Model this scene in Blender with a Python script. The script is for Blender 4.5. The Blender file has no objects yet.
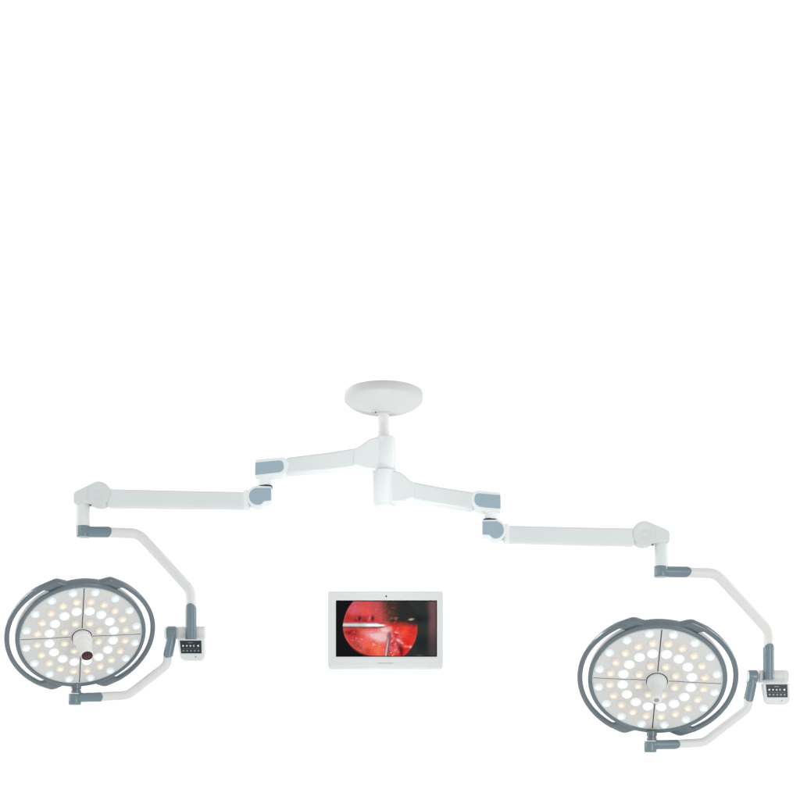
import bpy, bmesh, math, random
from mathutils import Vector, Matrix, noise
random.seed(7)
S = bpy.context.scene
C = bpy.context.collection

# ------------------------------------------------------------------ camera
K = 0.0045            # metres per photo pixel in the plane of the arms (y = 0)
F = 1300.0            # focal length in photo pixels
D = K * F             # camera distance
ZC = 1.10             # camera height
cam_d = bpy.data.cameras.new('camera'); cam = bpy.data.objects.new('camera', cam_d); C.objects.link(cam)
cam.location = (0, -D, ZC); cam.rotation_euler = (math.radians(90), 0, 0)
cam_d.sensor_width = 36; cam_d.lens = F * 36 / 800; cam_d.shift_y = 0.5
cam_d.clip_end = 200
S.camera = cam
S.view_settings.view_transform = 'Standard'; S.view_settings.look = 'None'
S.view_settings.exposure = 0; S.view_settings.gamma = 1

# ------------------------------------------------------------------ world: soft white studio light, stronger from below
W = bpy.data.worlds.new('World'); S.world = W; W.use_nodes = True
nt = W.node_tree; bg = nt.nodes['Background']
tc = nt.nodes.new('ShaderNodeTexCoord'); sx = nt.nodes.new('ShaderNodeSeparateXYZ')
nt.links.new(tc.outputs['Generated'], sx.inputs[0])
mr = nt.nodes.new('ShaderNodeMapRange'); mr.interpolation_type = 'SMOOTHSTEP'
mr.inputs['From Min'].default_value = -0.7; mr.inputs['From Max'].default_value = 0.8
mr.inputs['To Min'].default_value = 0.92; mr.inputs['To Max'].default_value = 0.66
nt.links.new(sx.outputs['Z'], mr.inputs['Value'])
nt.links.new(mr.outputs[0], bg.inputs['Strength'])
bg.inputs['Color'].default_value = (0.975, 1.0, 1.0, 1)

def area(name, loc, target, sx_, sy_, power, col=(1, 1, 1)):
    l = bpy.data.lights.new(name, 'AREA'); l.shape = 'RECTANGLE'; l.size = sx_; l.size_y = sy_
    l.energy = power; l.color = col
    o = bpy.data.objects.new(name, l); C.objects.link(o); o.location = loc
    o.rotation_euler = (Vector(target) - Vector(loc)).to_track_quat('-Z', 'Y').to_euler()
    return o
# background lights wash the backdrop to white
area('background_light', (-8.5, 1.0, 5.0), (-0.5, 7, 4.6), 1.0, 7.0, 340)
area('background_light', (8.5, 1.0, 5.0), (0.5, 7, 4.6), 1.0, 7.0, 340)
# softboxes
area('key_softbox', (3.6, -5.2, 1.2), (0, 0, 2.2), 1.6, 2.6, 62)
area('fill_softbox', (-4.6, -4.0, 3.6), (0, 0, 2.2), 1.2, 2.0, 22)

up = area('added_uplight', (-0.08, -1.25, -1.5), (-0.07, -.02, 2.92), .4, .4, .58); up.data.spread = math.radians(14)  # added unseen narrow light, only there to brighten the canopy's underside
area('top_rim_softbox', (-3.4, 2.6, 5.2), (-.6, 0, 2.2), 2.2, .9, 70)
area('strip_softbox', (2.2, -5.6, 2.4), (0, 0, 2.0), .22, 2.6, 16)

# ------------------------------------------------------------------ materials
def lin(c):
    c = c / 255.0
    return c / 12.92 if c <= 0.04045 else ((c + 0.055) / 1.055) ** 2.4
def rgb(r, g, b): return (lin(r), lin(g), lin(b), 1)

def plastic(name, col, rough=0.35, coat=0.0, var=0.03, metallic=0.0, bump=0.02, scale=60, spec=.3):
    m = bpy.data.materials.new(name); m.use_nodes = True
    n = m.node_tree; b = n.nodes['Principled BSDF']
    t = n.nodes.new('ShaderNodeTexCoord')
    nz = n.nodes.new('ShaderNodeTexNoise'); nz.inputs['Scale'].default_value = 5; nz.inputs['Detail'].default_value = 6
    n.links.new(t.outputs['Object'], nz.inputs['Vector'])
    mx = n.nodes.new('ShaderNodeMix'); mx.data_type = 'RGBA'
    mx.inputs[6].default_value = tuple(c * (1 - var) for c in col[:3]) + (1,)
    mx.inputs[7].default_value = tuple(min(1, c * (1 + var)) for c in col[:3]) + (1,)
    n.links.new(nz.outputs[0], mx.inputs[0]); n.links.new(mx.outputs[2], b.inputs['Base Color'])
    r = n.nodes.new('ShaderNodeMapRange'); r.inputs['To Min'].default_value = rough - .06; r.inputs['To Max'].default_value = rough + .06
    n.links.new(nz.outputs[0], r.inputs['Value']); n.links.new(r.outputs[0], b.inputs['Roughness'])
    n2 = n.nodes.new('ShaderNodeTexNoise'); n2.inputs['Scale'].default_value = scale * 10; n2.inputs['Detail'].default_value = 2
    n.links.new(t.outputs['Object'], n2.inputs['Vector'])
    bp = n.nodes.new('ShaderNodeBump'); bp.inputs['Strength'].default_value = bump; bp.inputs['Distance'].default_value = .002
    n.links.new(n2.outputs[0], bp.inputs['Height']); n.links.new(bp.outputs[0], b.inputs['Normal'])
    b.inputs['Metallic'].default_value = metallic; b.inputs['Specular IOR Level'].default_value = spec
    b.inputs['Coat Weight'].default_value = coat; b.inputs['Coat Roughness'].default_value = .12
    return m

WHITE = plastic('white_enamel', (0.80, 0.835, 0.83, 1), .32)
ARMW = plastic('arm_enamel', (0.70, 0.735, 0.73, 1), .34)
KNUCK = plastic('knuckle_plastic', (0.66, 0.685, 0.68, 1), .38)
CANOPY = plastic('canopy_plastic', (0.53, 0.535, 0.53, 1), .5)
BOXM = plastic('box_plastic', (0.73, 0.745, 0.74, 1), .36)
DROP = plastic('drop_enamel', (0.71, 0.735, 0.73, 1), .34)
TUBE = plastic('tube_enamel', (0.72, 0.72, 0.70, 1), .36)
SLATE = plastic('slate_plastic', (0.16, 0.22, 0.255, 1), .28, coat=.6, var=.06)
RIMM = plastic('rim_slate', (0.118, 0.155, 0.178, 1), .24, coat=.8, var=.14)
PANELB = plastic('blue_grey_inset', (0.33, 0.43, 0.49, 1), .34, var=.05)
DARK = plastic('dark_gap', (0.03, 0.035, 0.04, 1), .5)
SEAM = plastic('seam_shadow_gap', (0.10, 0.10, 0.10, 1), .6)
BACKW = plastic('housing_white', (0.80, 0.81, 0.82, 1), .4)
HANDLE = plastic('handle_silicone', (0.80, 0.80, 0.79, 1), .45)
HANDLEG = plastic('handle_plastic', (0.72, 0.73, 0.72, 1), .40)
BEZEL = plastic('bezel_plastic', (0.70, 0.71, 0.705, 1), .42)
SCREWM = plastic('screw_steel', (0.18, 0.18, 0.18, 1), .35, metallic=.8)

def emis(name, col, strength, base=None, rough=.15):
    m = bpy.data.materials.new(name); m.use_nodes = True
    b = m.node_tree.nodes['Principled BSDF']
    b.inputs['Base Color'].default_value = base or col
    b.inputs['Emission Color'].default_value = col; b.inputs['Emission Strength'].default_value = strength
    b.inputs['Roughness'].default_value = rough
    return m

def led_mat(name, rim_col, core_col, strength, base):
    """lit lens: brightest over the diode, duller towards the edge of the lens, facet ripples"""
    m = emis(name, core_col, strength, base)
    n = m.node_tree; b = n.nodes['Principled BSDF']
    t = n.nodes.new('ShaderNodeTexCoord')
    ln = n.nodes.new('ShaderNodeVectorMath'); ln.operation = 'LENGTH'
    fl = n.nodes.new('ShaderNodeVectorMath'); fl.operation = 'MULTIPLY'; fl.inputs[1].default_value = (1, 1, 0)
    n.links.new(t.outputs['Object'], fl.inputs[0]); n.links.new(fl.outputs[0], ln.inputs[0])
    r = n.nodes.new('ShaderNodeMapRange'); r.inputs['From Max'].default_value = 1.0
    n.links.new(ln.outputs['Value'], r.inputs['Value'])
    mx = n.nodes.new('ShaderNodeMix'); mx.data_type = 'RGBA'
    mx.inputs[6].default_value = core_col; mx.inputs[7].default_value = rim_col
    w = n.nodes.new('ShaderNodeTexVoronoi'); w.inputs['Scale'].default_value = 2.6
    n.links.new(t.outputs['Object'], w.inputs['Vector'])
    ad = n.nodes.new('ShaderNodeMath'); ad.operation = 'MULTIPLY_ADD'; ad.inputs[1].default_value = .45; ad.use_clamp = True
    n.links.new(w.outputs['Distance'], ad.inputs[0]); n.links.new(r.outputs[0], ad.inputs[2])
    n.links.new(ad.outputs[0], mx.inputs[0])
    n.links.new(mx.outputs[2], b.inputs['Emission Color'])
    return m
LED_W = led_mat('led_neutral_white', (.42, .43, .43, 1), (1.5, 1.5, 1.5, 1), .75, (.62, .62, .62, 1))
LED_C = led_mat('led_cool_white', (.34, .38, .40, 1), (1.15, 1.22, 1.26, 1), .62, (.56, .59, .60, 1))
LED_Y = led_mat('led_warm_white', (.32, .28, .22, 1), (1.18, 1.04, .80, 1), .62, (.56, .53, .47, 1))
LED_P = led_mat('led_peach_white', (.33, .27, .22, 1), (1.18, .99, .80, 1), .62, (.56, .51, .46, 1))
FACE = plastic('diffuser_panel', (0.66, 0.655, 0.64, 1), .42, var=.10, bump=.25, scale=25)

# ------------------------------------------------------------------ helpers
def px(x, y, dy=0.0):
    """photo pixel -> world point at depth dy (metres behind the arm plane)"""
    s = K * (D + dy) / D
    return Vector(((x - 400) * s, dy, ZC + (800 - y) * s))

WORLD = {}
def link(name, bm, mat, parent=None, smooth=30, bevel=0, seg=3):
    bmesh.ops.remove_doubles(bm, verts=bm.verts, dist=1e-6)
    bmesh.ops.recalc_face_normals(bm, faces=bm.faces)
    if bevel:
        es = [e for e in bm.edges if len(e.link_faces) == 2 and e.calc_face_angle(0) > math.radians(28)]
        bmesh.ops.bevel(bm, geom=es, offset=bevel, segments=seg, profile=.5, affect='EDGES', clamp_overlap=True)
    me = bpy.data.meshes.new(name)
    for f in bm.faces: f.smooth = True
    xs = [v.co for v in bm.verts]
    c = Vector([(min(p[i] for p in xs) + max(p[i] for p in xs)) / 2 for i in range(3)])
    for v in bm.verts: v.co -= c
    bm.to_mesh(me); bm.free()
    for mm in (mat if isinstance(mat, list) else [mat]): me.materials.append(mm)
    me.set_sharp_from_angle(angle=math.radians(smooth + 20 if bevel else smooth))
    o = bpy.data.objects.new(name, me); C.objects.link(o)
    if bevel:
        wn = o.modifiers.new('weighted', 'WEIGHTED_NORMAL'); wn.keep_sharp = True
    WORLD[o] = c
    if parent is not None:
        o.parent = parent; o.location = c - WORLD[parent]
    else:
        o.location = c
    return o

def thing(name, loc, label, cat, group=None):
    o = bpy.data.objects.new(name, None); C.objects.link(o); o.location = loc; o.empty_display_size = .1
    o['label'] = label; o['category'] = cat
    if group: o['group'] = group
    WORLD[o] = Vector(loc)
    return o

def slab(bm, pts, y0, y1):
    """outline in photo pixels (x, y) extruded from depth y0 to y1 (metres)"""
    a = [bm.verts.new(px(x, y) + Vector((0, y0, 0))) for x, y in pts]
    b = [bm.verts.new(px(x, y) + Vector((0, y1, 0))) for x, y in pts]
    bm.faces.new(a); bm.faces.new(b[::-1])
    n = len(pts)
    for i in range(n):
        bm.faces.new((a[i], b[i], b[(i + 1) % n], a[(i + 1) % n]))
    return bm

def lathe(bm, prof, origin, axis=(0, 0, 1), seg=48, M=None):
    """prof: (radius, height) in metres, about axis through origin"""
    q = Vector((0, 0, 1)).rotation_difference(Vector(axis)).to_matrix().to_4x4()
    T = Matrix.Translation(origin) @ q if M is None else M
    rings = []
    for r, h in prof:
        if r < 1e-7:
            rings.append([bm.verts.new(T @ Vector((0, 0, h)))])
        else:
            rings.append([bm.verts.new(T @ Vector((r * math.cos(2 * math.pi * k / seg), r * math.sin(2 * math.pi * k / seg), h))) for k in range(seg)])
    for A, B in zip(rings, rings[1:]):
        for k in range(seg):
            k2 = (k + 1) % seg
            if len(A) == 1 and len(B) == 1: continue
            if len(A) == 1: bm.faces.new((A[0], B[k], B[k2]))
            elif len(B) == 1: bm.faces.new((A[k], A[k2], B[0]))
            else: bm.faces.new((A[k], A[k2], B[k2], B[k]))
    return bm

def cyl_prof(r, h0, h1, b):
    """closed cylinder with rounded shoulders"""
    p = [(0, h0)]
    for i in range(4):
        t = i / 3 * math.pi / 2
        p.append((r - b + b * math.sin(t), h0 + b - b * math.cos(t)))
    for i in range(4):
        t = i / 3 * math.pi / 2
        p.append((r - b + b * math.cos(t), h1 - b + b * math.sin(t)))
    p.append((0, h1))
    return p

def fillet(pts, rad, n=10):
    """round the corners of a 3-D polyline"""
    out = [pts[0]]
    for i in range(1, len(pts) - 1):
        p, a, b = pts[i], pts[i - 1], pts[i + 1]
        u = (a - p).normalized(); v = (b - p).normalized()
        ang = u.angle(v); r = rad[i - 1] if isinstance(rad, (list, tuple)) else rad
        t = min(r / math.tan(ang / 2), (a - p).length * .49, (b - p).length * .49)
        s, e = p + u * t, p + v * t
        for k in range(n + 1):
            q = k / n
            out.append(s * (1 - q) ** 2 + p * 2 * q * (1 - q) + e * q * q)
    out.append(pts[-1])
    return out

def sweep(bm, path, r, seg=28, round_start=False, round_end=False, tongue_start=False, tongue_end=False):
    path = [Vector(p) for p in path]
    rs = [r] * len(path)
    def capped(p0, d):
        ps, rr = [], []
        for k in range(1, 7):
            t = k / 6 * math.pi / 2
            ps.append(p0 + d * r * math.sin(t)); rr.append(max(r * math.cos(t), 1e-5))
        return ps, rr
    if round_end:
        ps, rr = capped(path[-1], (path[-1] - path[-2]).normalized()); path += ps; rs += rr
    if round_start:
        ps, rr = capped(path[0], (path[0] - path[1]).normalized()); path = ps[::-1] + path; rs = rr[::-1] + rs
    rings = []
    for i, p in enumerate(path):
        a = path[max(0, i - 1)]; b = path[min(len(path) - 1, i + 1)]
        t = (b - a).normalized()
        y = Vector((0, 1, 0)); s = t.cross(y).normalized(); y = s.cross(t).normalized()
        sh = -1 if (tongue_start and i == 0) else (1 if (tongue_end and i == len(path) - 1) else 0)
        rings.append([bm.verts.new(p + (s * math.cos(2 * math.pi * k / seg) + y * math.sin(2 * math.pi * k / seg)) * rs[i] + t * (sh * r * abs(math.sin(2 * math.pi * k / seg)))) for k in range(seg)])
    for A, B in zip(rings, rings[1:]):
        for k in range(seg):
            bm.faces.new((A[k], A[(k + 1) % seg], B[(k + 1) % seg], B[k]))
    bm.faces.new(rings[0]); bm.faces.new(rings[-1][::-1])
    return bm

def arc(cx, cy, r, a0, a1, n=14):
    """points on a circle; angles in degrees, 0 = right, 90 = up in the photo"""
    return [(cx + r * math.cos(math.radians(a0 + (a1 - a0) * k / n)), cy - r * math.sin(math.radians(a0 + (a1 - a0) * k / n))) for k in range(n + 1)]
BM = bmesh.new

# ------------------------------------------------------------------ setting: seamless white backdrop
bm = BM()
prof = [(-1.0, -3.4)] + [(3.0 + 4.0 * math.sin(t), 0.6 - 4.0 * math.cos(t)) for t in [k / 16 * math.pi / 2 for k in range(17)]] + [(7.0, 16.0)]
rows = []
for y, z in prof:
    rows.append([bm.verts.new((x, y, z)) for x in (-16, -8, 0, 8, 16)])
for A, B in zip(rows, rows[1:]):
    for k in range(4): bm.faces.new((A[k], A[k + 1], B[k + 1], B[k]))
PAPER = plastic('white_paper', (0.96, 0.96, 0.96, 1), .8, var=.01)
bd = link('backdrop', bm, PAPER)
bd['kind'] = 'structure'

# ------------------------------------------------------------------ ceiling mount
CX = 384.0
cm = thing('ceiling_mount', px(CX, 391), 'white dome ceiling canopy with short stem, holding up both lamp arms', 'ceiling mount')
def zpx(y): return ZC + (800 - y) * K
o0 = Vector(px(CX - .4, 800)); o0.z = 0
bm = lathe(BM(), [(0, zpx(392.4)), (38 * K, zpx(392.4)), (38.8 * K, zpx(392.8)), (39.1 * K, zpx(393.8)), (39.2 * K, zpx(400.2)), (38.9 * K, zpx(401.2)), (37.6 * K, zpx(402.6)),
                 (34 * K, zpx(405.4)), (28 * K, zpx(408.4)), (20 * K, zpx(411)), (13 * K, zpx(412.6)), (9 * K, zpx(413.1)), (8.2 * K, zpx(413.4)), (8.2 * K, zpx(414.6)), (0, zpx(414.6))], o0, seg=96)
canopy = link('canopy', bm, CANOPY, cm, smooth=50)
for sxp, syp in ((375.6, 412.6), (372.6, 412.2)):
    p = px(sxp, syp, -.045)
    link('screw', lathe(BM(), cyl_prof(.9 * K if sxp > 374 else .5 * K, -.006, .004, .001), p, (0.1, -.8, -.5), seg=16), SCREWM, canopy)
link('stem', lathe(BM(), [(0, zpx(436.8)), (6.2 * K, zpx(436.8)), (6.2 * K, zpx(434.6)), (5.7 * K, zpx(434.3)), (5.7 * K, zpx(433)), (6.1 * K, zpx(432.7)), (6.1 * K, zpx(431)), (5.6 * K, zpx(430.6)), (5.6 * K, zpx(414)), (0, zpx(414))], o0), plastic('stem_enamel', (.70, .69, .69, 1), .3), cm)

# ------------------------------------------------------------------ lamp head
RINGS = [(.295, 8, 'Y', .075), (.525, 16, 'W', .085), (.718, 20, 'Y', .078), (.898, 16, 'C', .076)]
def dome_mesh(name, mat):
    bm = BM()
    lathe(bm, [(1.0, -.25), (1.0, .02), (.96, .10), (.82, .22), (.6, .32), (.3, .39), (0, .41)], Vector(), seg=24)
    bmesh.ops.recalc_face_normals(bm, faces=bm.faces)
    me = bpy.data.meshes.new(name)
    for f in bm.faces: f.smooth = True
    bm.to_mesh(me); bm.free(); me.materials.append(mat)
    return me
LEDM = {'W': dome_mesh('led_lens', LED_W), 'C': dome_mesh('led_lens', LED_C), 'Y': dome_mesh('led_lens', LED_Y), 'P': dome_mesh('led_lens', LED_P)}

def sst(a, b, x):
    t = max(0, min(1, (x - a) / (b - a))); return t * t * (3 - 2 * t)

def band(bm, M, thetas, fn, closed=False, seg=20, pw=3.2):
    """sweep a rounded-rectangle section; fn(deg) -> (r_in, r_out, w_front, w_back); deg from disc-up, clockwise"""
    rings = []
    for d in thetas:
        ri, ro, wf, wb = fn(d); t = math.radians(d)
        cr, cw, hr, hw = (ri + ro) / 2, (wf + wb) / 2, (ro - ri) / 2, (wf - wb) / 2
        R_ = []
        for k in range(seg):
            a = 2 * math.pi * k / seg; ca, sa = math.cos(a), math.sin(a)
            x = math.copysign(abs(ca) ** (2 / pw), ca) * hr; w = math.copysign(abs(sa) ** (2 / pw), sa) * hw
            r = cr + x
            R_.append(bm.verts.new(M @ Vector((r * math.sin(t), r * math.cos(t), cw + w))))
        rings.append(R_)
    n = len(rings)
    for i in range(n if closed else n - 1):
        A, B = rings[i], rings[(i + 1) % n]
        for k in range(seg): bm.faces.new((A[k], A[(k + 1) % seg], B[(k + 1) % seg], B[k]))
    if not closed:
        bm.faces.new(rings[0]); bm.faces.new(rings[-1][::-1])
    return bm

def lamp_head(root, cx, cy, Rpx, tilt, alpha, rho, cam_handle):
    dy = -0.19
    P = px(cx, cy, dy); R = Rpx * K * (D + dy) / D
    v = (cam.location - P).normalized()
    X = Vector((1, 0, 0)); r = (X - v * X.dot(v)).normalized(); up = v.cross(r)
    al, th, ro = math.radians(alpha), math.radians(tilt), math.radians(rho)
    a = r * math.cos(al) + up * math.sin(al)
    dn = -up * math.cos(al) + r * math.sin(al)
    n = v * math.cos(th) + dn * math.sin(th)
    u0 = n.cross(a)
    ud = u0 * math.cos(ro) + a * math.sin(ro)
    rd = a * math.cos(ro) - u0 * math.sin(ro)
    M = Matrix.Translation(P) @ Matrix((rd, ud, n)).transposed().to_4x4() @ Matrix.Scale(R, 4)
    # housing behind the rim
    bm = lathe(BM(), [(1.0, -.03), (1.045, -.05), (1.05, -.09), (1.03, -.15), (.96, -.19), (.80, -.235), (.5, -.27), (.25, -.285), (0, -.285)], None, seg=96, M=M)
    link('back_cover', bm, BACKW, root, smooth=60)
    # dark bed under the seams
    bm = lathe(BM(), [(0, -.03), (1.0, -.03), (1.0, -.012), (0, -.012)], None, seg=96, M=M)
    link('seam_bed', bm, SEAM, root)
    # rim
    def rimfn(d):
        e = abs((d + 90) % 180 - 90)          # distance from the top or bottom of the disc
        k = 1 - sst(12, 30, e)
        kt = k if (d < 90 or d > 270) else k * .55
        return (.985, 1.050 + .022 * kt, .018 + .004 * kt, -.055 - .10 * kt)
    bm = band(BM(), M, [i * 2.5 for i in range(144)], rimfn, closed=True, seg=20, pw=3)
    link('rim', bm, RIMM, root, smooth=60)
    bm = band(BM(), M, [i * 5 for i in range(72)], lambda d: (.965, .987, .006, -.01), closed=True, seg=10)
    link('rim_gasket', bm, plastic('gasket_grey', (.52, .57, .57, 1), .4) if not bpy.data.materials.get('gasket_grey') else bpy.data.materials['gasket_grey'], root, smooth=60)
    # the two side grips
    for side in (0, 1):
        def gf(d):
            e = d if d < 90 else 180 - d
            q = sst(12, 23, e)
            low = 1 if d > 90 else 0
            roo = 1.06 + (.118 + .030 * low) * q + (.037 - .030 * low) * sst(25, 80, e)
            s = sst(29, 34, e)
            rii = 1.02 + (.085 + .02 * low) * s + (.030 - .02 * low) * sst(34, 75, e)
            return (rii, roo, -.010 - .012 * q + .02 * low * q * (1 - sst(35, 75, e)), -.085 - .065 * (1 - low) * (1 - sst(35, 75, e)))
        th_ = []
        d = 10.0
        while d <= 170.01:
            th_.append(d); d += 1 if (d < 38 or d >= 142) else 4
        if side: thetas = [360 - t for t in th_]; fn = lambda d: gf(360 - d)
        else: thetas = th_; fn = gf
        link('grip_handle', band(BM(), M, thetas, fn, seg=24, pw=3.0), RIMM, root, smooth=60)
    # quadrant panels with their lenses
    li = 0
    for q in range(4):
        bm = BM(); g = .0085
        rad = [.16, .395, .405, .60, .80, .966]; ww = [0, 0, .006, .006, .006, .004]
        rings = []
        N = 22
        for rr, w in zip(rad, ww):
            t0 = math.asin(g / rr); t1 = math.pi / 2 - t0
            rings.append([(rr * math.sin(q * math.pi / 2 + t0 + (t1 - t0) * k / N), rr * math.cos(q * math.pi / 2 + t0 + (t1 - t0) * k / N), w) for k in range(N + 1)])
        top = [[bm.verts.new(M @ Vector(p)) for p in rg] for rg in rings]
        bot = [[bm.verts.new(M @ Vector((p[0], p[1], -.012))) for p in rg] for rg in rings]
        for A, B in zip(top, top[1:]):
            for k in range(N): bm.faces.new((A[k], A[k + 1], B[k + 1], B[k]))
        for k in range(N):
            bm.faces.new((top[0][k], top[0][k + 1], bot[0][k + 1], bot[0][k])); bm.faces.new((top[-1][k], top[-1][k + 1], bot[-1][k + 1], bot[-1][k]))
        for i in range(len(rad) - 1):
            for k in (0, N): bm.faces.new((top[i][k], top[i + 1][k], bot[i + 1][k], bot[i][k]))
        pan = link('light_panel', bm, FACE, root, smooth=30)
        for rr, n_, kind, lr in RINGS:
            for k in range(n_ // 4):
                t = math.radians(q * 90 + (k + .5) * 360 / n_)
                kd = kind
                if kind == 'Y' and rr > .6 and random.random() < .35: kd = 'P'
                o = bpy.data.objects.new('led_lens', LEDM[kd]); C.objects.link(o); o.parent = pan
                Lm = M @ Matrix.Translation((rr * math.sin(t), rr * math.cos(t), .006)) @ Matrix.Rotation(random.random() * 6.28, 4, 'Z') @ Matrix.Scale(lr, 4)
                o.matrix_local = Matrix.Translation(-WORLD[pan]) @ Lm
    # hub and sterile handle
    bm = lathe(BM(), [(0, -.01), (.175, -.01), (.178, .012), (.170, .02), (.164, .012), (.160, .004), (0, .004)], None, seg=64, M=M)
    link('hub_ring', bm, HANDLEG, root, smooth=40)
    bm = lathe(BM(), [(.160, .004), (.160, .014), (.150, .014), (0, .014)], None, seg=64, M=M)
    link('hub_gap', bm, DARK, root, smooth=40)
    if cam_handle:
        prof = [(0, .014), (.150, .014), (.153, .03), (.153, .11), (.148, .125), (.128, .135), (.126, .15), (.126, .22), (.120, .235), (.110, .25), (.104, .46), (.100, .485), (.094, .495), (.088, .492), (.085, .478), (0, .478)]
        h = link('sterile_handle', lathe(BM(), prof, None, seg=64, M=M), HANDLE, root, smooth=35)
        LENS = plastic('camera_glass', (.045, .008, .008, 1), .25, coat=.25, var=.5)
        lens = lathe(BM(), [(.082, .476), (.082, .484), (.076, .489), (.05, .498), (0, .502)], None, seg=40, M=M)
        link('camera_lens', lens, LENS, h, smooth=60)
        bm = lathe(BM(), [(.082, .488), (.0885, .4965), (.085, .498), (.080, .490)], None, seg=40, M=M)
        link('lens_ring', bm, plastic('lens_ring_red', (.16, .03, .03, 1), .4), h, smooth=60)
    else:
        prof = [(0, .014), (.150, .014), (.153, .025), (.150, .07), (.132, .11), (.106, .155), (.092, .20), (.086, .25), (.083, .43), (.082, .455), (.07, .468), (.03, .472), (0, .472)]
        h = link('sterile_handle', lathe(BM(), prof, None, seg=64, M=M), HANDLEG, root, smooth=40)
        bm = lathe(BM(), [(0, .471), (.035, .471), (.035, .478), (.03, .480), (0, .480)], None, seg=32, M=M)
        link('handle_button', bm, plastic('button_grey', (.33, .34, .35, 1), .4), h, smooth=40)
    return M

# ------------------------------------------------------------------ one surgical lamp
def cable(bm, pts, r):
    return sweep(bm, fillet([px(*p) for p in pts], .02), r, seg=10)

def yoke(root, ox, oy, jx, jy, bx, by, gx, gy):
    """(ox,oy) offset of the upper yoke, (gx,gy) of the box and lower yoke, given for the left lamp's pixels"""
    A = lambda x, y, d=0: px(x + ox, y + oy, d)
    G = lambda x, y, d=0: px(x + gx, y + gy, d)
    # upper tube
    path = fillet([A(108, 532.4), A(138.5, 533.4), G(190.9, 587.2) if False else A(190.8, 590.5), A(191, 612)], [.085, .075])
    link('upper_yoke_tube', sweep(BM(), path, 5.05 * K), TUBE, root, smooth=50)
    # upper slate sleeve: vertical pivot + horizontal rounded socket
    bm = sweep(BM(), [A(84, 531.8), A(107.2, 532.0)], 5.5 * K, seg=48, tongue_end=True)
    sl = link('upper_sleeve', bm, SLATE, root, smooth=50)
    bm = lathe(BM(), cyl_prof(6.95 * K, -5.6 * K, 5.5 * K, .9 * K), A(83.5, 531.6))
    link('pivot_barrel', bm, SLATE, sl, smooth=40)
    # lower slate sleeve of upper tube
    bm = sweep(BM(), [A(191, 609.5), A(191, 640)], 5.5 * K, seg=48, tongue_start=True)
    link('side_sleeve', bm, SLATE, root, smooth=50)

def control_box(root, gx, gy):
    G = lambda x, y, d=0: px(x + gx, y + gy, d)
    pts = [(178.6, 640.2), (205.4, 640.2), (205.6, 657.0), (204.2, 660.0), (201.5, 661.2), (186, 661.2), (183.6, 660.6), (181.8, 658.6), (180.2, 651)]
    bm = slab(BM(), [(x + gx, y + gy) for x, y in pts], -.038, .004)
    cb = link('control_box', bm, BOXM, root, bevel=.0055)
    # recessed screen
    bm = slab(BM(), [(x + gx, y + gy) for x, y in [(181.2, 641.6), (202.6, 641.6), (202.9, 654.4), (182.6, 654.4)]], -.0395, -.030)
    sc = link('screen', bm, emis('control_glass', rgb(22, 34, 40), .6, rgb(14, 20, 24), .4) if not bpy.data.materials.get('control_glass') else bpy.data.materials['control_glass'], cb, bevel=.0006, seg=1)
    ic = bpy.data.materials.get('icon_light') or emis('icon_light', rgb(205, 215, 215), .5)
    icd = bpy.data.materials.get('icon_dim') or emis('icon_dim', rgb(95, 112, 115), .5)
    y0 = -.0402
    def disc(bm, x, y, r0, r1, n=16, a0=0, a1=360):
        R_ = []
        for k in range(n + 1):
            t = math.radians(a0 + (a1 - a0) * k / n)
            R_.append([bm.verts.new(G(x + r * math.cos(t), y - r * math.sin(t)) + Vector((0, y0, 0))) for r in (r0, r1)])
        for p, q in zip(R_, R_[1:]): bm.faces.new((p[0], p[1], q[1], q[0]))
    def rect(bm, x0, yy0, x1, yy1):
        bm.faces.new([bm.verts.new(G(x, y) + Vector((0, y0, 0))) for x, y in ((x0, yy0), (x1, yy0), (x1, yy1), (x0, yy1))])
    # upper row: brightness symbols and a play-like arrow; lower row: small keys
    bm = BM()
    disc(bm, 184.6, 646.9, .35, .85); disc(bm, 188.3, 646.9, 0.05, .7)
    rect(bm, 191.6, 646.0, 192.1, 647.8); rect(bm, 190.9, 646.7, 192.8, 647.15)
    disc(bm, 195.4, 646.9, .5, .9, a0=50, a1=310)
    bm.faces.new([bm.verts.new(G(x, y) + Vector((0, y0, 0))) for x, y in ((198.2, 646.9), (200.2, 645.8), (200.2, 648.0))])
    link('icon_row', bm, ic, cb)
    bm = BM()
    for k in range(5):
        x = 185.0 + k * 3.7
        rect(bm, x - .9, 651.0, x + .9, 652.6)
    rect(bm, 189.5, 643.4, 194.0, 644.1)
    rect(bm, 183.6, 649.4, 200.6, 649.6)
    link('key_row', bm, icd, cb)
    p = G(197, 657.8); p.y = -.0385
    link('indicator', lathe(BM(), cyl_prof(.55 * K, -.001, .002, .0004), p, (0, -1, 0), seg=12), icd, cb)
    # cross shaft in two visible lengths, behind the slate tube
    bm = lathe(BM(), cyl_prof(6.6 * K, 0, 30 * K, 1.4 * K), G(175.8, 632.9, .032), (1, 0, 0))
    cs = link('cross_shaft', bm, TUBE, root, smooth=40)
    for x in (183.2, 199.2):
        bm = lathe(BM(), [(6.65 * K, 0), (6.8 * K, .15 * K), (6.8 * K, .45 * K), (6.65 * K, .6 * K)], G(x, 632.9, .032), (1, 0, 0))
        link('shaft_seam', bm, KNUCK, cs, smooth=40)

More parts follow.
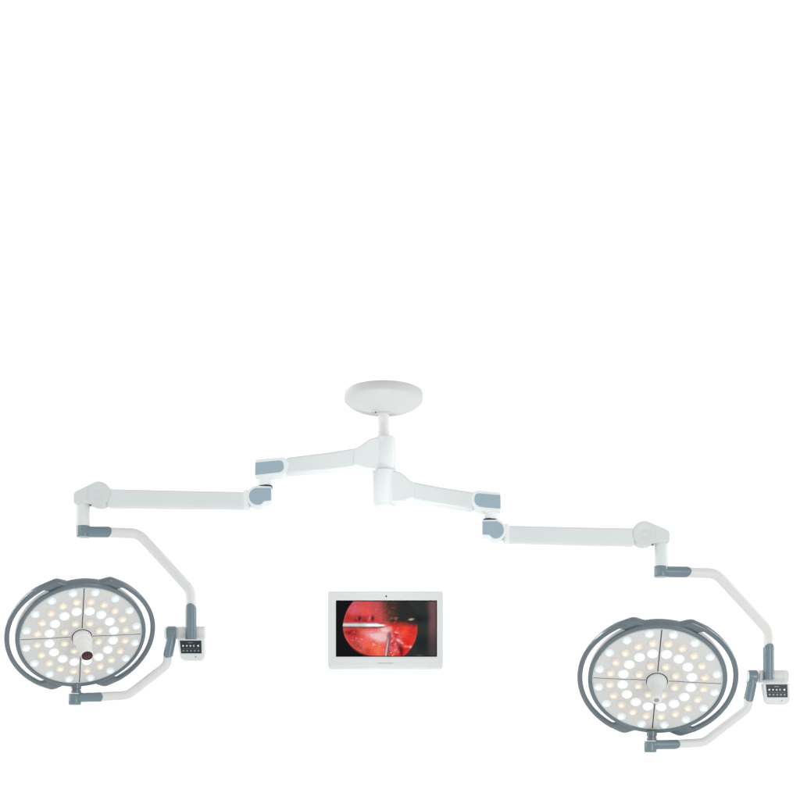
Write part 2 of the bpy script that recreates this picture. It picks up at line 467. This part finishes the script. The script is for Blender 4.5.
def lower_yoke(root, gx, gy, hx, hy, rim):
    G = lambda x, y, d=0: px(x + gx, y + gy, d)
    H = lambda x, y, d=0: px(x + hx, y + hy, d)
    # slate elbow next to the box
    bm = lathe(BM(), cyl_prof(6.7 * K, -4.7 * K, 4.7 * K, 1.2 * K), G(171.6, 632.8, .004), (1, 0, 0))
    e = link('lower_sleeve', bm, SLATE, root, smooth=40)
    bm = sweep(BM(), fillet([G(171.4, 634), G(171.0, 641), G(168.4, 653.4)], .03), 4.85 * K, seg=48, tongue_end=True)
    link('elbow_sleeve', bm, SLATE, e, smooth=50)
    bm = lathe(BM(), cyl_prof(6.3 * K, -1.6 * K, 1.6 * K, 1.0 * K), G(166.4, 632.8, .004), (1, 0, 0))
    link('elbow_highlight', bm, WHITE, e, smooth=40)  # white disc standing in for the highlight on the elbow's left side
    path = fillet([G(169, 650), G(166.6, 665.2), H(128, 695.2), H(98, 696.8)], [.05, .09])
    link('lower_yoke_tube', sweep(BM(), path, 4.4 * K), TUBE, root, smooth=50)
    bm = sweep(BM(), [H(76, 697.4), H(99, 697.0)], 4.75 * K, seg=48, tongue_end=True)
    sl = link('bottom_sleeve', bm, SLATE, root, smooth=50)
    bm = lathe(BM(), cyl_prof(6.2 * K, -6.6 * K, 4.3 * K, 1.3 * K), H(74.8, 698.4))
    link('pivot_barrel', bm, SLATE, sl, smooth=40)
    bm = lathe(BM(), cyl_prof(6.0 * K, 0, .9 * K, .3 * K), H(74.8, 694.3))
    link('highlight_ring', bm, WHITE, sl, smooth=40)  # thin white ring standing in for the highlight on the slate barrel
    bm = lathe(BM(), [(0, -.3 * K), (4.6 * K, -.3 * K), (4.6 * K, .6 * K), (5.0 * K, .8 * K), (5.0 * K, 3.6 * K), (4.3 * K, 3.8 * K), (4.3 * K, 4.9 * K), (5.2 * K, 5.1 * K), (5.2 * K, 10 * K), (0, 10 * K)], H(76.2, 694.0))
    link('swivel_neck', bm, RIMM, sl, smooth=40)

def joint_and_arms(root, side):
    if side == 'left':
        # sleeve on the column with its blended shoulder
        bm = lathe(BM(), cyl_prof(10.4 * K, zpx(471), zpx(437.4), 1.6 * K), Vector((px(385.6, 0).x, 0, 0)), seg=64)
        sv = link('column_sleeve', bm, ARMW, root, smooth=45)
        pts = [(385, 438.6), (377, 438.8)] + [(370.5, 440.6), (365.5, 443.6), (361, 447.2), (357.5, 449.2), (353, 450.8), (353, 468.2), (358.5, 468.4), (364, 470.2), (370, 471.6), (376, 472.0), (385, 471.4)]
        bm = slab(BM(), pts, -8.4 * K, 8.4 * K)
        link('shoulder', bm, ARMW, sv, bevel=.009, seg=4)
        # upper extension arm
        pts = [(358, 449.4), (330, 453.9), (286.5, 459.2), (286.5, 475.4), (330, 472.0), (358, 468.7)]
        link('extension_arm', slab(BM(), pts, -7.4 * K, 7.4 * K), ARMW, root, bevel=.010, seg=4)
        # end block with blue-grey inset
        pts = [(255.6, 461.6), (283, 459.0)] + arc(282.6, 466.0, 7.0, 85, -20, 8) + [(287.5, 474.5), (284, 476.6), (270, 479.0), (255.6, 479.6)]
        eb = link('end_block', slab(BM(), pts, -8.0 * K, 8.0 * K), WHITE, root, bevel=.007)
        pts = [(256.2, 464.8), (280.2, 462.5), (282.8, 463.3), (284.2, 465.6), (284.5, 470.2), (283.0, 473.0), (280, 474.3), (256.0, 477.0)]
        link('inset_panel', slab(BM(), pts, -8.5 * K, -7.7 * K), PANELB, eb, bevel=.0016, seg=2)
        # pin
        bm = lathe(BM(), [(0, zpx(486.2)), (6.4 * K, zpx(486.2)), (6.9 * K, zpx(485)), (7.4 * K, zpx(481)), (8.2 * K, zpx(478.6)), (8.2 * K, zpx(477)), (0, zpx(477))], Vector((px(264.4, 0).x, 0, 0)))
        link('joint_pin', bm, WHITE, eb, smooth=50)
        bm = lathe(BM(), [(0, zpx(488.6)), (6.5 * K, zpx(488.6)), (6.5 * K, zpx(486.0)), (0, zpx(486.0))], Vector((px(266, 0).x, 0, 0)))
        link('joint_gap', bm, DARK, eb)
        # lower joint block
        pts = [(272.2, 488.0)] + arc(257.6, 498.0, 10.6, 82, 270, 16) + [(262, 508.4), (264.4, 504.4), (272.2, 503.4)]
        jb = link('joint_block', slab(BM(), pts, -8.0 * K, 8.0 * K), WHITE, root, bevel=.006)
        pts = [(271.8, 489.9)] + arc(258.4, 498.2, 8.4, 84, 276, 14) + [(262.6, 505.6), (265.0, 502.8), (271.8, 502.2)]
        link('inset_panel', slab(BM(), pts, -8.5 * K, -7.7 * K), PANELB, jb, bevel=.0016, seg=2)
        # spring arm
        pts = [(108, 490.2), (180, 491.9), (250, 493.3), (250, 509.0), (180, 508.4), (108, 507.4)]
        sa = link('spring_arm', slab(BM(), pts, -6.9 * K, 6.9 * K), ARMW, root, bevel=.010, seg=4)
        bm = slab(BM(), [(243.5, 491.8), (249, 490.6), (249, 510.2), (243.5, 509.4)], -7.5 * K, 7.5 * K)
        link('arm_collar', bm, WHITE, sa, bevel=.008)
        # knuckle
        kx, ky, cxk = 82.6, 498, 100.2
        pts = arc(100.0, 495.4, 12.3, -80, 108, 26) + [(88, 487.6), (79.6, 491.6), (76.4, 493.6), (75.2, 496), (75.2, 504.0), (76.6, 505.2), (91.5, 505.4), (95, 507.0), (100, 507.7)]
        kb = link('knuckle', slab(BM(), pts, -7.6 * K, 7.6 * K), KNUCK, root, bevel=.010, seg=4)
        bm = lathe(BM(), [(0, 0), (11.2 * K, 0), (11.2 * K, .5 * K), (10.8 * K, .9 * K), (4.4 * K, 1.0 * K), (4.0 * K, .8 * K), (3.4 * K, .8 * K), (3.0 * K, 1.0 * K), (0, 1.05 * K)], px(100.3, 495.6) + Vector((0, -7.4 * K, 0)), (0, -1, 0), seg=64)
        link('knuckle_cap', bm, KNUCK, kb, smooth=40)
        bm = lathe(BM(), cyl_prof(1.1 * K, -.01, .002, .001), px(91.6, 506.2) + Vector((0, -5 * K, 0)), (0, -.7, -.7), seg=16)
        link('screw', bm, SCREWM, kb)
        bm = lathe(BM(), cyl_prof(6.9 * K, zpx(526.6), zpx(500), .5 * K), Vector((px(82.7, 0).x, 0, 0)))
        link('drop_tube', bm, DROP, root, smooth=40)
    else:
        bm = lathe(BM(), [(0, zpx(508.6)), (9.0 * K, zpx(508.6)), (10.3 * K, zpx(508.0)), (11.0 * K, zpx(506.2)), (11.2 * K, zpx(503.0)), (11.6 * K, zpx(502.6)), (11.7 * K, zpx(471.4)), (11.2 * K, zpx(471.0)), (0, zpx(471.0))], Vector((px(384.4, 0).x, 0, 0)), seg=64)
        sv = link('column_sleeve', bm, ARMW, root, smooth=45)
        pts = [(385, 472.2), (395, 472.2), (401, 474.2), (406, 477.8), (410, 482.0), (414.5, 484.2), (414.5, 500.6), (410, 501.2), (404, 503.6), (397, 504.2), (385, 504.2)]
        link('shoulder', slab(BM(), pts, -8.4 * K, 8.4 * K), ARMW, sv, bevel=.009, seg=4)
        pts = [(409, 482.6), (440, 488.6), (473, 493.6), (473, 511.2), (440, 506.3), (409, 500.9)]
        link('extension_arm', slab(BM(), pts, -7.4 * K, 7.4 * K), ARMW, root, bevel=.010, seg=4)
        pts = [(500.4, 494.2), (478, 492.0)] + arc(477.4, 499.2, 7.0, 100, 200, 8) + [(471.6, 507), (474.5, 510.8), (486, 513.6), (500.4, 513.8)]
        eb = link('end_block', slab(BM(), pts, -8.0 * K, 8.0 * K), WHITE, root, bevel=.007)
        pts = [(499.8, 497.0), (477.8, 495.2), (475.4, 496.1), (474.2, 498.5), (474.0, 503.0), (475.4, 506.2), (479, 508.4), (486, 509.4), (500.0, 510.4)]
        link('inset_panel', slab(BM(), pts, -8.5 * K, -7.7 * K), PANELB, eb, bevel=.0016, seg=2)
        bm = lathe(BM(), [(0, zpx(519.6)), (6.4 * K, zpx(519.6)), (6.9 * K, zpx(518.4)), (7.2 * K, zpx(515.4)), (7.8 * K, zpx(512.6)), (7.8 * K, zpx(511)), (0, zpx(511))], Vector((px(491.6, 0).x, 0, 0)))
        link('joint_pin', bm, WHITE, eb, smooth=50)
        bm = lathe(BM(), [(0, zpx(522.0)), (6.5 * K, zpx(522.0)), (6.5 * K, zpx(519.4)), (0, zpx(519.4))], Vector((px(489.4, 0).x, 0, 0)))
        link('joint_gap', bm, DARK, eb)
        pts = [(481.6, 521.4)] + arc(495.4, 531.6, 10.6, 98, -92, 16) + [(490.6, 541.0), (489, 538.0), (481.6, 537.2)]
        jb = link('joint_block', slab(BM(), pts, -8.0 * K, 8.0 * K), WHITE, root, bevel=.006)
        pts = [(482.0, 523.2)] + arc(494.6, 531.6, 8.6, 96, -96, 14) + [(490.8, 538.4), (488.6, 536.4), (482.0, 536.0)]
        link('inset_panel', slab(BM(), pts, -8.5 * K, -7.7 * K), PANELB, jb, bevel=.0016, seg=2)
        pts = [(503, 526.6), (570, 528.2), (634, 529.4), (634, 546.0), (570, 544.6), (503, 542.6)]
        sa = link('spring_arm', slab(BM(), pts, -6.9 * K, 6.9 * K), ARMW, root, bevel=.010, seg=4)
        bm = slab(BM(), [(504.0, 524.4), (509.4, 525.6), (509.4, 543.2), (504.0, 543.4)], -7.5 * K, 7.5 * K)
        link('arm_collar', bm, WHITE, sa, bevel=.008)
        pts = arc(643.4, 534.8, 12.3, 260, 72, 26) + [(656, 527.0), (664.5, 530.4), (667.4, 532.4), (668.4, 534.6), (668.4, 543.0), (667, 544.2), (652, 544.6), (648.5, 546.6), (643.4, 547.1)]
        kb = link('knuckle', slab(BM(), pts, -7.6 * K, 7.6 * K), KNUCK, root, bevel=.010, seg=4)
        bm = lathe(BM(), [(0, 0), (11.2 * K, 0), (11.2 * K, .5 * K), (10.8 * K, .9 * K), (4.4 * K, 1.0 * K), (4.0 * K, .8 * K), (3.4 * K, .8 * K), (3.0 * K, 1.0 * K), (0, 1.05 * K)], px(643.2, 534.8) + Vector((0, -7.4 * K, 0)), (0, -1, 0), seg=64)
        link('knuckle_cap', bm, KNUCK, kb, smooth=40)
        bm = lathe(BM(), cyl_prof(1.2 * K, -.01, .002, .001), px(651.4, 545.6) + Vector((0, -5 * K, 0)), (0, -.7, -.7), seg=16)
        link('screw', bm, SCREWM, kb)
        bm = lathe(BM(), cyl_prof(6.8 * K, zpx(567), zpx(540), .5 * K), Vector((px(661.5, 0).x, 0, 0)))
        link('drop_tube', bm, DROP, root, smooth=40)

GRP = 'surgical lamps on jointed arms under the ceiling mount'
lampL = thing('surgical_lamp', px(384.5, 455), 'round surgical lamp with dark red camera lens in its white handle, reaching left', 'surgical lamp', GRP)
joint_and_arms(lampL, 'left')
yoke(lampL, 0, 0, 0, 0, 0, 0, 0, 0)
control_box(lampL, 0, 0)
lower_yoke(lampL, 0, 0, 0, 0, None)
lamp_head(lampL, 81.7, 636.7, 61.3, 39.5, 14.0, 14.5, True)

lampR = thing('surgical_lamp', px(384.5, 490), 'round surgical lamp with plain light grey tapered handle and no camera, reaching right', 'surgical lamp', GRP)
joint_and_arms(lampR, 'right')
yoke(lampR, 577.6, 40.0, 0, 0, 0, 0, 0, 0)
control_box(lampR, 582.2, 43.6)
lower_yoke(lampR, 580.6, 43.8, 575.6, 47.4, None)
lamp_head(lampR, 656.9, 680.6, 65.2, 38.6, 0.0, 3.4, False)

# ------------------------------------------------------------------ monitor
mon = thing('monitor', px(385.5, 668), 'flat white framed screen showing a red endoscopic surgery view, below the ceiling mount', 'monitor')
def rrect(x0, y0, x1, y1, r, n=5):
    return arc(x1 - r, y0 + r, r, 0, 90, n) + arc(x0 + r, y0 + r, r, 90, 180, n) + arc(x0 + r, y1 - r, r, 180, 270, n) + arc(x1 - r, y1 - r, r, 270, 360, n)
OUT = rrect(328.2, 592.2, 442.9, 666.6, 2.6)
bm = BM()
INN = [(336.2, 601.2), (336.2, 657.4), (436.8, 657.4), (436.8, 601.2)]
# front ring of the bezel, sunk towards the screen; built as four mitred pieces merged in one mesh
def ringmesh(bm, O, I, y0, y1, yi):
    cx_, cy_ = 386.5, 629.3
    n = len(O)
    def inner(p):
        x, y = p
        return (min(max(x, 336.2), 436.8), min(max(y, 601.2), 657.4))
    Of = [bm.verts.new(px(*p) + Vector((0, y0, 0))) for p in O]
    Ob = [bm.verts.new(px(*p) + Vector((0, y1, 0))) for p in O]
    If = [bm.verts.new(px(*inner(p)) + Vector((0, y0, 0))) for p in O]
    Ib = [bm.verts.new(px(*inner(p)) + Vector((0, yi, 0))) for p in O]
    for k in range(n):
        j = (k + 1) % n
        for q in ((Of[k], Of[j], If[j], If[k]), (Of[k], Ob[k], Ob[j], Of[j]), (If[k], If[j], Ib[j], Ib[k])):
            try: bm.faces.new(q)
            except ValueError: pass
    bm.faces.new(Ob)
ringmesh(bm, OUT, INN, -.030, .026, -.022)
bmesh.ops.dissolve_degenerate(bm, edges=bm.edges, dist=1e-5)
link('bezel', bm, BEZEL, mon, bevel=.0028, seg=3)
# lower chin lip
bm = slab(BM(), rrect(328.3, 664.6, 442.7, 669.4, 2.2), -.024, .022)
link('chin', bm, BOXM, mon, bevel=.0025)
bm = slab(BM(), [(334, 660.6), (439, 660.6), (439, 661.1), (334, 661.1)], -.0312, -.029)
link('trim_line', bm, WHITE, mon)
bm = slab(BM(), [(378, 663.4), (393, 663.4), (393, 664.3), (378, 664.3)], -.0306, -.029)
link('front_slot', bm, plastic('slot_grey', (.5, .5, .5, 1), .5), mon)
bm = lathe(BM(), cyl_prof(.85 * K, -.002, .0015, .0005), px(386.3, 597.4) + Vector((0, -.030, 0)), (0, -1, 0), seg=20)
link('webcam', bm, DARK, mon)
bm = lathe(BM(), cyl_prof(.7 * K, -.002, .0012, .0005), px(442.0, 601.0) + Vector((0, -.0295, 0)), (0, -1, 0), seg=16)
link('side_light', bm, emis('teal_indicator', rgb(150, 195, 180), .5), mon)
# back shell and bracket
bm = slab(BM(), rrect(345, 605, 426, 655, 4), .026, .060)
link('back_shell', bm, BEZEL, mon, bevel=.006)

# picture on the screen: displayed image in vertex colours of the lit panel
def mixc(a, b, t):
    t = max(0, min(1, t)); return tuple(x + (y - x) * t for x, y in zip(a, b))
def nz(x, y, s, o=0): return noise.noise(Vector((x * s, y * s, o)))
def blob(x, y, cx_, cy_, rx, ry, rot=0, p=1.0):
    dx, dy = x - cx_, y - cy_
    c, s = math.cos(math.radians(rot)), math.sin(math.radians(rot))
    u, v = (dx * c + dy * s) / rx, (-dx * s + dy * c) / ry
    return math.exp(-(u * u + v * v) ** p)
def picture(x, y):
    # coordinates: enlarged view, 88..730 by 95..457
    n1, n2, n3 = nz(x, y, .012, 1), nz(x, y, .035, 5), .6 * nz(x * .8 + y * .3, y, .06, 9) + .4 * nz(x, y, .10, 3)
    # surroundings
    bgc = (6, 4, 8)
    r_ = (44, 46, 46)
    bgc = mixc(bgc, r_, sst(330, 470, x))
    bgc = mixc(bgc, (24, 27, 32), .8 * blob(x, y, 640, 370, 60, 60))
    bgc = mixc(bgc, (20, 22, 28), .9 * blob(x, y, 600, 215, 70, 28))
    bgc = mixc(bgc, (40, 52, 44), .8 * blob(x, y, 630, 275, 40, 40))
    bgc = mixc(bgc, (112, 78, 84), .95 * sst(655, 700, x + 12 * n1) * (1 - .65 * sst(230, 430, y)))
    bgc = mixc(bgc, (70, 62, 62), .6 * sst(660, 700, x) * sst(330, 400, y))
    bgc = mixc(bgc, (120, 112, 108), blob(x, y, 620, 448, 22, 7) * .7)
    # tissue
    t = (222, 84, 82)
    t = mixc(t, (226, 104, 122), .9 * blob(x, y, 200, 150, 60, 45))
    t = mixc(t, (196, 88, 96), .85 * blob(x, y, 340, 130, 60, 60))
    t = mixc(t, (250, 96, 84), .8 * blob(x, y, 285, 165, 40, 45))
    t = mixc(t, (210, 52, 34), .9 * blob(x, y, 165, 205, 24, 30))
    t = mixc(t, (150, 20, 30), (.75 + .9 * n2) * blob(x, y, 245, 215, 75, 20))
    t = mixc(t, (70, 6, 14), .9 * blob(x, y, 238, 212, 12, 14) + .8 * blob(x, y, 322, 210, 10, 16))
    t = mixc(t, (236, 160, 160), .8 * blob(x, y, 303, 208, 7, 16, 20) + .6 * blob(x, y, 226, 212, 5, 8))
    if y > 262:
        t = mixc((214, 60, 56), (255, 110, 100), .5 + 1.1 * n1)
        t = mixc(t, (150, 14, 18), (.9 + .8 * n2) * blob(x, y, 190, 300, 52, 28))
        t = mixc(t, (238, 100, 74), .8 * blob(x, y, 255, 300, 26, 16))
        t = mixc(t, (255, 104, 96), .8 * blob(x, y, 290, 370, 80, 36, 20))
        t = mixc(t, (140, 60, 66), .6 * blob(x, y, 235, 385, 50, 16, 40))
        t = mixc(t, (255, 122, 78), .95 * blob(x, y, 350, 400, 70, 40, 10))
        t = mixc(t, (210, 84, 30), .6 * blob(x, y, 290, 410, 26, 12, 20))
        t = mixc(t, (255, 222, 216), 1.05 * blob(x, y, 335, 318, 62, 26, 12) + .9 * blob(x, y, 385, 335, 46, 34))
        t = mixc(t, (210, 140, 150), .7 * blob(x, y, 320, 302, 12, 6))
        t = mixc(t, (255, 214, 140), blob(x, y, 330, 376, 9, 7))
    # right lobe: vivid red
    k = sst(415, 455, x + .15 * (y - 250))
    v = mixc((250, 66, 48), (236, 40, 36), .5 + n1)
    v = mixc(v, (255, 96, 50), .7 * blob(x, y, 520, 300, 40, 40))
    v = mixc(v, (206, 56, 40), .6 * blob(x, y, 580, 290, 24, 50))
    t = mixc(t, v, k)
    # frothy pink ridge
    fr = blob(x, y, 462, 370, 44, 84, 8, 1.6)
    t = mixc(t, mixc((214, 62, 74), (250, 160, 170), .5 + 1.1 * n3 + 1.1 * n2), .9 * fr)
    t = mixc(t, (255, 232, 226), 1.1 * blob(x, y, 402, 285, 44, 22) * (1 - sst(435, 470, x)))
    t = mixc(t, (120, 20, 22), .9 * blob(x, y, 497, 398, 14, 34, -18))
    t = mixc(t, (80, 10, 20), .9 * blob(x, y, 505, 425, 9, 26))
    for (a, b, w, h, c) in ((487, 350, 13, 8, (255, 235, 235)), (508, 366, 9, 6, (255, 190, 190)), (565, 392, 16, 8, (255, 226, 222)), (532, 388, 12, 7, (250, 170, 110)), (448, 446, 6, 6, (255, 226, 150)), (470, 300, 14, 5, (255, 190, 170))):
        t = mixc(t, c, 1.1 * blob(x, y, a, b, w, h, 15))
    # wet speckle and fine vessels
    w1 = nz(x + 9 * n2, y * 1.3, .10, 21); w2 = nz(x * .6, y * 1.6, .055, 31)
    w3 = sst(-.05, .35, nz(x, y, .022, 41))
    t = mixc(t, (255, 214, 206), max(0, w1 - .22) * 2.2 * w3 * (1 if y > 262 else .3))
    t = mixc(t, (150, 26, 32), max(0, .12 - abs(w2)) * 2.6 * (.25 + .6 * w3) * (.8 if x < 400 else .4))
    t = tuple(max(0, q_ * f_ + 10 * n3 + 8 * n2) for q_, f_ in zip(t, (.94, .86, .89)))
    # soft dark upper right inside the view
    dk = sst(-52, 40, (x - 398) + 26 * n1 + 12 * n2) * (1 - sst(205, 262, y - .10 * (x - 400) - 10 * n2 + 5 * n3))
    brown = mixc((86, 52, 44), (38, 38, 37), sst(390, 500, x + 50 * n1))
    brown = mixc(brown, (128, 80, 56), max(0, n3 * 1.8) * blob(x, y, 425, 180, 50, 60))
    brown = mixc(brown, (190, 100, 84), max(0, n3 * 1.8) * blob(x, y, 455, 218, 34, 22))
    t = mixc(t, brown, dk)
    # view edge
    ry = 243 if y < 270 else (182 if x < 370 else 182 + 50 * sst(370, 450, x))
    q = math.sqrt(((x - 370) / 236) ** 2 + ((y - 270) / ry) ** 2)
    col = mixc(t, mixc(t, (214, 130, 130), .28), blob(q, 0, .985, 0, .012, 1) * (1 - dk) * (1 if x < 230 or x > 560 else .3))
    col = mixc(col, bgc, sst(.975, 1.02 + .07 * sst(370, 300, x) * sst(360, 430, y) if False else 1.02 + .06 * (1 - sst(300, 420, x)) * sst(350, 430, y), q))
    # glint in the dark part
    col = mixc(col, (176, 160, 150), 1.2 * blob(x, y, 566, 217, 18, 7, -8, 1.5))
    # horizontal instrument
    if 128 < x < 412 and q < 1.0:
        cy_ = 253 + (x - 135) * .012
        hh = (14 + 2.5 * n2) * (1 - .3 * sst(340, 380, x) - .2 * sst(385, 405, x))
        e = (y - cy_) / hh
        if abs(e) < 1.5:
            m = mixc((140, 116, 122), (255, 252, 252), math.exp(-((e + .15) / .7) ** 2) * (.75 + .4 * sst(262, 300, x + 20 * n2)))
            m = mixc(m, (86, 40, 50), sst(.55, 1.1, e))
            col = mixc(col, m, (1 - sst(.85, 1.5, abs(e))) * (1 - sst(385, 412, x + 6 * e)))
    # standing instrument
    if 286 < y < 452:
        cxi = 432 - (y - 286) * .14
        e = (x - cxi) / (9 + .022 * (y - 286))
        if abs(e) < 1.6:
            m = mixc((116, 84, 96), (226, 196, 204), math.exp(-((e + .35) / .5) ** 2) * sst(290, 380, y))
            m = mixc(m, (110, 90, 88), sst(.3, .9, e))
            col = mixc(col, m, .9 * (1 - sst(.6, 1.5, abs(e))) * sst(286, 312, y))
    return col
NX, NY = 300, 168
bm = BM()
lay = bm.loops.layers.float_color.new('picture')
grid = []
cols = {}
for j in range(NY + 1):
    row = []
    for i in range(NX + 1):
        fx = 336.6 + (436.4 - 336.6) * i / NX; fy = 601.6 + (657.0 - 601.6) * j / NY
        vtx = bm.verts.new(px(fx, fy) + Vector((0, -.0245, 0)))
        c = picture((fx - 322) * 6.35, (fy - 586) * 6.35)
        edge = 1.0 if (2 < i < NX - 2 and 2 < j < NY - 2) else .35
        cols[vtx] = tuple(lin(max(0, min(255, q))) * edge for q in c) + (1,)
        row.append(vtx)
    grid.append(row)
for A, B in zip(grid, grid[1:]):
    for k in range(NX):
        f = bm.faces.new((A[k], A[k + 1], B[k + 1], B[k]))
        for lp in f.loops: lp[lay] = cols[lp.vert]
cols = None
me = bpy.data.meshes.new('display')
bm.to_mesh(me); bm.free()
mt = bpy.data.materials.new('lit_display'); mt.use_nodes = True
n = mt.node_tree; b = n.nodes['Principled BSDF']
at = n.nodes.new('ShaderNodeAttribute'); at.attribute_name = 'picture'
n.links.new(at.outputs['Color'], b.inputs['Emission Color']); b.inputs['Emission Strength'].default_value = 1.0
b.inputs['Base Color'].default_value = (.004, .004, .004, 1); b.inputs['Roughness'].default_value = .5
b.inputs['Specular IOR Level'].default_value = .03
me.materials.append(mt)
dsp = bpy.data.objects.new('display', me); C.objects.link(dsp); dsp.parent = mon; dsp.location = -WORLD[mon]
bm = slab(BM(), [(336.1, 601.1), (436.9, 601.1), (436.9, 657.5), (336.1, 657.5)], -.0235, -.0225)
link('display_backing', bm, DARK, mon)
